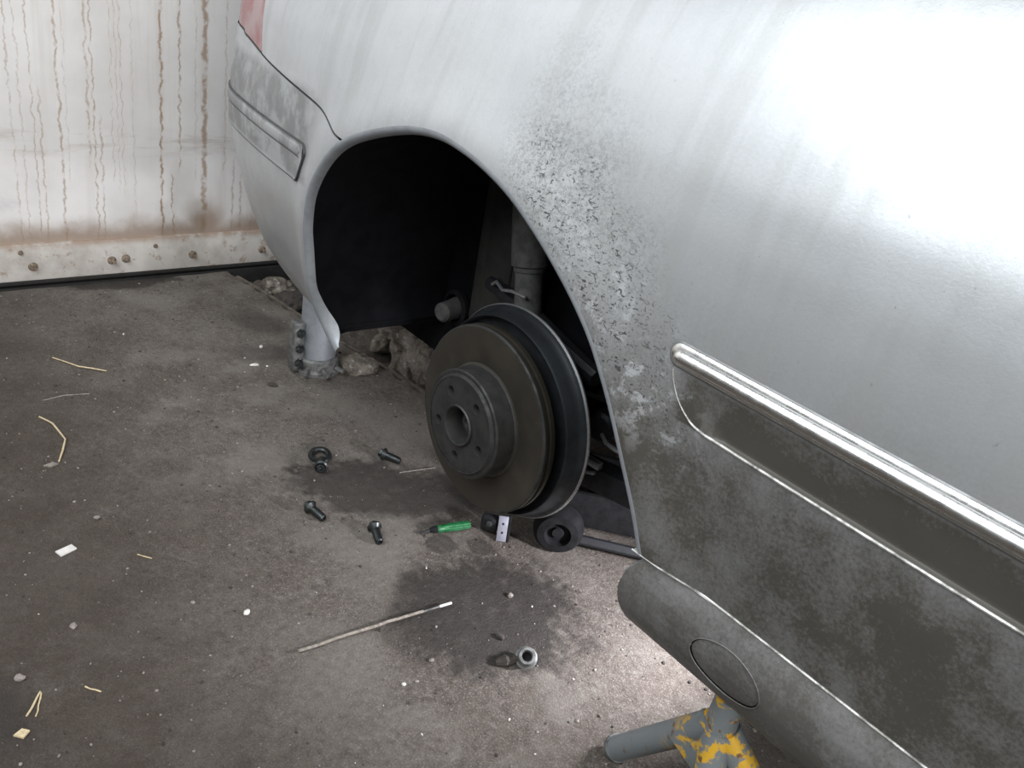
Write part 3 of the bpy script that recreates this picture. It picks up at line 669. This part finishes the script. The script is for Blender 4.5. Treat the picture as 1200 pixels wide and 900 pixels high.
# wheel bolts
def wheel_bolt(label, x, y, ang, tilt=0.0):
    """lying bolt; axis from collar to tip points along ang"""
    o = empty('wheel_bolt', at(x, y)); tag(o, label, 'bolt', 'wheel bolts scattered on the floor')
    dirv = Vector((math.cos(ang), math.sin(ang), 0)); r = .0140
    hp = at(x, y, r * 1.02); tipp = hp + dirv * .040; tipp.z = floor_z(tipp.x, tipp.y) + .0084
    ax = (tipp - hp).normalized()
    MB().lathe([(0, .0), (.0082, 0), (.0086, .030), (.0078, .038), (.0060, .040), (.0055, .036), (0, .036)], hp, ax, 20).build('shank', 'bolt', o)
    MB().lathe([(.0082, .006), (.0120, .002), (.0142, 0), (.0142, -.003), (.0105, -.005)], hp, ax, 24).build('collar', 'bolt', o)
    MB().lathe([(.0095, -.004), (.0095, -.010), (.0085, -.012), (.0060, -.012), (.0054, -.010), (.005, -.006), (0, -.005)], hp, ax, 6).build('hex_head', 'bolt', o, smooth=25)
    return o
wheel_bolt('black wheel bolt on the oil stain with its head pointing at the gate', -.360, .058, math.atan2(.010, .043))
wheel_bolt('black wheel bolt below the oil stain, nearest to the green screwdriver', -.247, .138, math.atan2(-.012, .041))
wheel_bolt('wheel bolt lying end-on beside the thin black ring, far end of the stain', -.482, .146, math.atan2(.51, -.86))
wheel_bolt('wheel bolt lying alone between the black ring cap and the brake disc', -.470, .298, math.atan2(.02, .03))
# thin ring behind the end-on bolt
c_ = at(-.535, .172, .006)
tag(MB().lathe([(.014, -.003), (.024, -.003), (.026, 0), (.024, .004), (.017, .005), (.014, .002)], c_, (.15, -.1, 1), 28, closed=True).build('ring', 'bolt'), 'thin black ring cap lying behind the end-on wheel bolt', 'ring')
# nut by the rod
c_ = at(.172, .182, .0)
nt = tag(empty('collar_nut', c_), 'round grey collar nut standing alone on the floor near the sill', 'nut')
axn = Vector((.42, -.42, .80)).normalized()
MB().lathe([(.0085, .017), (.0100, .0195), (.0135, .0195), (.0150, .016), (.0155, .004), (.0190, .001), (.0195, -.003), (.012, -.004), (.0085, -.003)], c_ + Vector((0, 0, .010)), axn, 28, closed=True).build('body', 'cast', nt)
MB().lathe([(.0086, .016), (.0084, .0), (0, -.001)], c_ + Vector((0, 0, .010)), axn, 18).build('bore', 'dark', nt)
tag(MB().tube([at(.150, .135, .003), at(.158, .148, .008), at(.163, .168, .007)], [.006, .010, .006], 8).build('clod', 'darkstone'), 'flat dark clod of dirt touching the collar nut', 'clod')
# screwdriver
sd = tag(empty('screwdriver', at(-.185, .28)), 'screwdriver with a green handle lying on the floor under the brake disc', 'screwdriver')
h0, h1 = at(-.193, .251, .0085), at(-.174, .322, .0095); hv = (h1 - h0).normalized(); L = (h1 - h0).length
b = MB(); seg = 24; prof = [(.0, 0), (.0068, 0), (.0082, .004), (.0082, .008), (.0068, .011), (.0074, .016), (.0086, .03), (.0086, L - .008), (.0075, L - .001), (0, L)]
b.lathe(prof, h0, hv, seg)
for i in range(len(prof)):
    if prof[i][1] > .012 and prof[i][0] > 0:
        for j in range(0, seg, 4):
            k = i * seg + j; c0 = h0 + hv * prof[i][1]; v_ = Vector(b.v[k]); b.v[k] = tuple(c0 + (v_ - c0) * .84)
b.build('handle', 'green', sd)
MB().lathe([(.0, -.014), (.0045, -.014), (.0070, -.008), (.0072, .001), (0, .001)], h0, hv, 16).build('ferrule', 'rubber', sd)
MB().tube([h0 - hv * .012, h0 - hv * .035 + Vector((0, 0, -.004))], .0028, 8).build('blade', 'blackmetal', sd)
# black knob & perforated strip behind it
kb = tag(empty('black_bracket', at(-.150, .352)), 'small black curved bracket beside the green screwdriver handle', 'bracket')
MB().box((-.018, -.012, 0), (.020, .012, .040), Matrix.Translation(at(-.150, .352)) @ Matrix.Rotation(.5, 4, 'Z'), bev=.010).build('block', 'blackmetal', kb)
MB().lathe([(0, .006), (.006, .005), (.008, 0)], at(-.138, .340, .030), (1, -1, .6), 12).build('pin', 'bolt', kb)
ps = tag(empty('perforated_strip', at(-.112, .372)), 'grey strip with two holes leaning at the foot of the disc', 'strip')
wv = Vector((.62, .78, 0)).normalized(); uv_ = Vector((-.28, .30, .9)); uv_ = (uv_ - wv * uv_.dot(wv)).normalized(); nv = wv.cross(uv_)
mt = Matrix.Translation(at(-.108, .352, .002)) @ Matrix(((wv.x, uv_.x, nv.x, 0), (wv.y, uv_.y, nv.y, 0), (wv.z, uv_.z, nv.z, 0), (0, 0, 0, 1)))
MB().box((-.010, 0, -.0015), (.010, .052, .0015), mt, bev=.0008).build('plate', 'grate', ps)
MB().box((.0105, 0, -.006), (.016, .054, .002), mt, bev=.001).build('edge', 'rubber', ps)
for q_ in (.018, .036): MB().lathe([(0, .0018), (.0024, .0018), (.003, .0012)], mt @ Vector((0, q_, 0)), (mt.to_3x3() @ Vector((0, 0, 1))), 12).build('hole', 'dark', ps)
# rods, straws
def stick(name, label, cat, pts, r, mat, group=None):
    P = [at(x, y, r * 1.0 + dz) for x, y, dz in pts]
    m = MB().tube(P, [r * (.8 + .4 * random.random()) for _ in P], 7); return tag(m.build(name, mat), label, cat, group)
def lin(p, q, k, wob=.001): return [(p[0] + (q[0] - p[0]) * i / k + random.uniform(-wob, wob), p[1] + (q[1] - p[1]) * i / k + random.uniform(-wob, wob), 0) for i in range(k + 1)]
rodo = tag(empty('welding_rod', at(-.02, .01)), 'long pale coated rod lying across the floor in front of the disc', 'rod')
MB().tube([at(x, y, .0042 + i * .0006) for i, (x, y, _) in enumerate(lin((-.033, -.133), (-.008, .094), 10))], .0027, 8).build('coating', 'wood', rodo)
MB().tube([at(-.008, .094, .008), at(-.003, .125, .010)], .0018, 7).build('core', 'cast', rodo)
MB().tube([at(-.003, .125, .010), at(.000, .149, .0105)], .0024, 8).build('stub', 'paper', rodo)
stick('wire', 'thin pale wire on the oil stain left of the disc', 'wire', lin((-.409, .301), (-.392, .387), 5), .0011, 'wood')
stick('straw', 'bent straw nearest to the gate on the left of the floor', 'straw', [(-1.193, -.201, .001), (-1.155, -.182, .003), (-1.12, -.163, .004), (-1.10, -.137, .004), (-1.082, -.11, .001)], .0016, 'straw', 'straws on the floor')
stick('straw', 'long straw bent in a hook at the left side of the floor', 'straw', [(-.919, -.297, .001), (-.890, -.287, .004), (-.873, -.282, .006), (-.835, -.279, .006), (-.802, -.276, .006), (-.765, -.291, .003), (-.730, -.307, .001)], .0018, 'straw', 'straws on the floor')
stick('straw', 'faint short straw between the two bent straws', 'straw', [(-.991, -.273, 0), (-.998, -.227, 0), (-.987, -.176, 0)], .0014, 'wood', 'straws on the floor')
stick('straw', 'thin straw of the pair crossing in the bottom left corner, longer one', 'straw', lin((-.107, -.509), (-.142, -.484), 4), .0014, 'straw', 'straws on the floor')
stick('straw', 'shorter straw of the crossing pair in the bottom left corner', 'straw', lin((-.100, -.500), (-.138, -.483), 4), .0012, 'straw', 'straws on the floor')
stick('straw', 'pale straw stub right of the crossing straws', 'straw', lin((-.121, -.429), (-.102, -.414), 3), .0012, 'straw', 'straws on the floor')
stick('straw', 'tiny straw stub right of the white card scrap', 'straw', lin((-.383, -.270), (-.360, -.252), 3), .0012, 'straw', 'straws on the floor')
def chip(name, label, cat, pts, th, mat):
    k = len(pts); b = MB(); lo = [at(x, y, .001) for x, y in pts]; hi = [at(x, y, .001 + th) for x, y in pts]
    b.add(lo + hi, [tuple(range(k))[::-1], tuple(range(k, 2 * k))] + [(i, (i + 1) % k, k + (i + 1) % k, k + i) for i in range(k)])
    return tag(b.build(name, mat, smooth=0), label, cat)
chip('card_scrap', 'small white rectangle of card on the left of the floor', 'scrap', [(-.447, -.386), (-.455, -.358), (-.441, -.353), (-.432, -.381)], .003, 'paper')
chip('leaf_scrap', 'pale curled scrap at the end of the hooked straw', 'scrap', [(-.727, -.336), (-.732, -.318), (-.722, -.310), (-.717, -.326)], .003, 'wood')
chip('chaff', 'pale flake of chaff below the crossing straws', 'scrap', [(-.080, -.532), (-.086, -.520), (-.078, -.512), (-.070, -.522)], .003, 'straw')
# stones: irregular
def rock(name, label, cat, x, y, sx, sy, sz, mat, seed, group=None, sub=2, rough=.35, sink=.25, z0=None):
    bm = bmesh.new(); bmesh.ops.create_icosphere(bm, subdivisions=sub, radius=1)
    for v in bm.verts:
        c = v.co.copy(); k = 1 + rough * mnoise.noise(c * 1.3 + Vector((seed * 3.1, 0, seed))) + rough * .5 * mnoise.noise(c * 3.1 + Vector((0, seed * 1.7, 0))) + rough * .22 * mnoise.noise(c * 7.5 + Vector((seed, 0, 0)))
        v.co = Vector((c.x * sx * k, c.y * sy * k, c.z * sz * k))
    me = bpy.data.meshes.new(name); bm.to_mesh(me); bm.free(); me.materials.append(M[mat]); me.shade_smooth(); me.set_sharp_from_angle(angle=math.radians(28))
    o = link(name, me); zb = floor_z(x, y) if z0 is None else z0; o.location = (x, y, zb + sz * (1 - sink)); o.rotation_euler = (0, 0, seed * 1.9)
    return tag(o, label, cat, group)
rock('pebble', 'bright white pebble on bare floor left of the pale rod', 'pebble', -.155, -.166, .006, .005, .004, 'white', 1)
rock('pebble', 'dull grey pebble near the bottom left corner of the floor', 'pebble', -.18, -.502, .008, .006, .004, 'stone', 2)
rock('pebble', 'beige pebble below the white card scrap', 'pebble', -.253, -.41, .007, .006, .003, 'stone', 3)
rock('pebble', 'brown pebble resting above the white card scrap', 'pebble', -.515, -.298, .006, .005, .003, 'stone', 4)
rock('clod', 'small black clod left of the end-on wheel bolt', 'clod', -.505, .098, .007, .006, .005, 'darkstone', 5)
rock('clod', 'tiny black clod between the end-on bolt and the floor edge of the stain', 'clod', -.512, .110, .004, .004, .003, 'darkstone', 6)
rock('pebble', 'flat brown pebble in front of the silver support post', 'pebble', -.878, .224, .014, .010, .004, 'darkstone', 7)
rock('pebble', 'white pebble left of the silver support post', 'pebble', -1.090, .290, .008, .005, .004, 'white', 8)
rock('pebble', 'flat white chip lying well left of the support post foot', 'pebble', -.998, .229, .012, .006, .003, 'white', 9)
rock('clod', 'dark flat clod above the collar nut', 'clod', .105, .180, .010, .006, .004, 'darkstone', 10)
rock('pebble', 'pinkish pebble on the stain beyond the rod tip', 'pebble', .030, .265, .006, .005, .004, 'stone', 11)
# broken concrete along the pit edge
rock('concrete_chunk', 'large crumbling pale concrete chunk behind the disc past the steel edge', 'rubble', -.860, .645, .075, .060, .105, 'rubble', 12, 'broken concrete at the pit edge', 4, .5, .30)
rock('concrete_chunk', 'low concrete chunk half hidden by the disc rim', 'rubble', -.690, .725, .075, .05, .080, 'rubble', 13, 'broken concrete at the pit edge', 4, .5, .30)
rock('concrete_chunk', 'dim brown concrete lump left of the large pale chunk', 'rubble', -1.03, .72, .09, .06, .05, 'rubble', 14, 'broken concrete at the pit edge', 4, .5, .30)
rock('concrete_chunk', 'rounded pale heap of mortar right of the support post', 'rubble', -.890, .475, .060, .045, .024, 'rubble', 15, 'broken concrete at the pit edge', 3, .4, .45)
rock('concrete_chunk', 'dark rubble lump beside the gate end of the steel edge', 'rubble', -1.40, .53, .06, .05, .035, 'darkstone', 16, 'broken concrete at the pit edge', 3, .5, .3)
rock('concrete_chunk', 'brown rubble piece nearest to the gate under the bumper', 'rubble', -1.52, .55, .05, .05, .03, 'rubble', 17, 'broken concrete at the pit edge', 3, .5, .3)
# steel angle along the pit edge
b = MB(); A3, B3 = PIT_A - pd * .02, PIT_B + pd * .6; d3 = Vector((pd[0], pd[1], 0)); n3 = Vector((pn[0], pn[1], 0)); vs = []
for i in range(41):
    c_ = A3 + (B3 - A3) * i / 40; h = .004 + .003 * math.sin(i * .35)
    for o_, z_ in ((-.004, h - .006), (-.004, h), (.004, h), (.004, h - .03)): vs.append((c_[0] + pn[0] * o_, c_[1] + pn[1] * o_, z_))
b.add(vs, [(i * 4 + j, i * 4 + j + 1, (i + 1) * 4 + j + 1, (i + 1) * 4 + j) for i in range(40) for j in range(3)])
structure(b.build('trim_2', 'angle', smooth=30), 'thin worn steel edge strip set into the floor')
# grit
b = MB(); rng = random.Random(3)
ico = bmesh.new(); bmesh.ops.create_icosphere(ico, subdivisions=1, radius=1); ico.verts.index_update(); iv = [v.co.copy() for v in ico.verts]; ifc = [[v.index for v in f.verts] for f in ico.faces]; ico.free()
gl = {'stone': MB(), 'darkstone': MB(), 'white': MB()}
for i in range(3200):
    x = rng.uniform(-1.62, .75); y = rng.uniform(-.75, .75); q_ = rng.random(); mat = 'stone' if q_ < .48 else ('darkstone' if q_ < .975 else 'white')
    r = .0009 + .0028 * rng.random() ** 4; z = floor_z(x, y); sx, sy, sz = r * rng.uniform(.7, 1.6), r * rng.uniform(.7, 1.3), r * rng.uniform(.4, .8)
    rot = Matrix.Rotation(rng.uniform(0, 6.28), 3, 'Z')
    gl[mat].add([rot @ Vector((c.x * sx, c.y * sy, c.z * sz)) * 1.0 + Vector((x, y, z + sz * .5)) for c in iv], ifc)
allg = MB(); mi = []
for j, mat in enumerate(gl): allg.add(gl[mat].v, gl[mat].f); mi += [j] * len(gl[mat].f)
go = allg.build('floor_grit', 'stone', smooth=0, recalc=False)
for mat in list(gl)[1:]: go.data.materials.append(M[mat])
go.data.polygons.foreach_set('material_index', mi); go.data.shade_smooth()
tag(go, 'grey and dark grit strewn all over the garage floor', 'grit', kind='stuff')
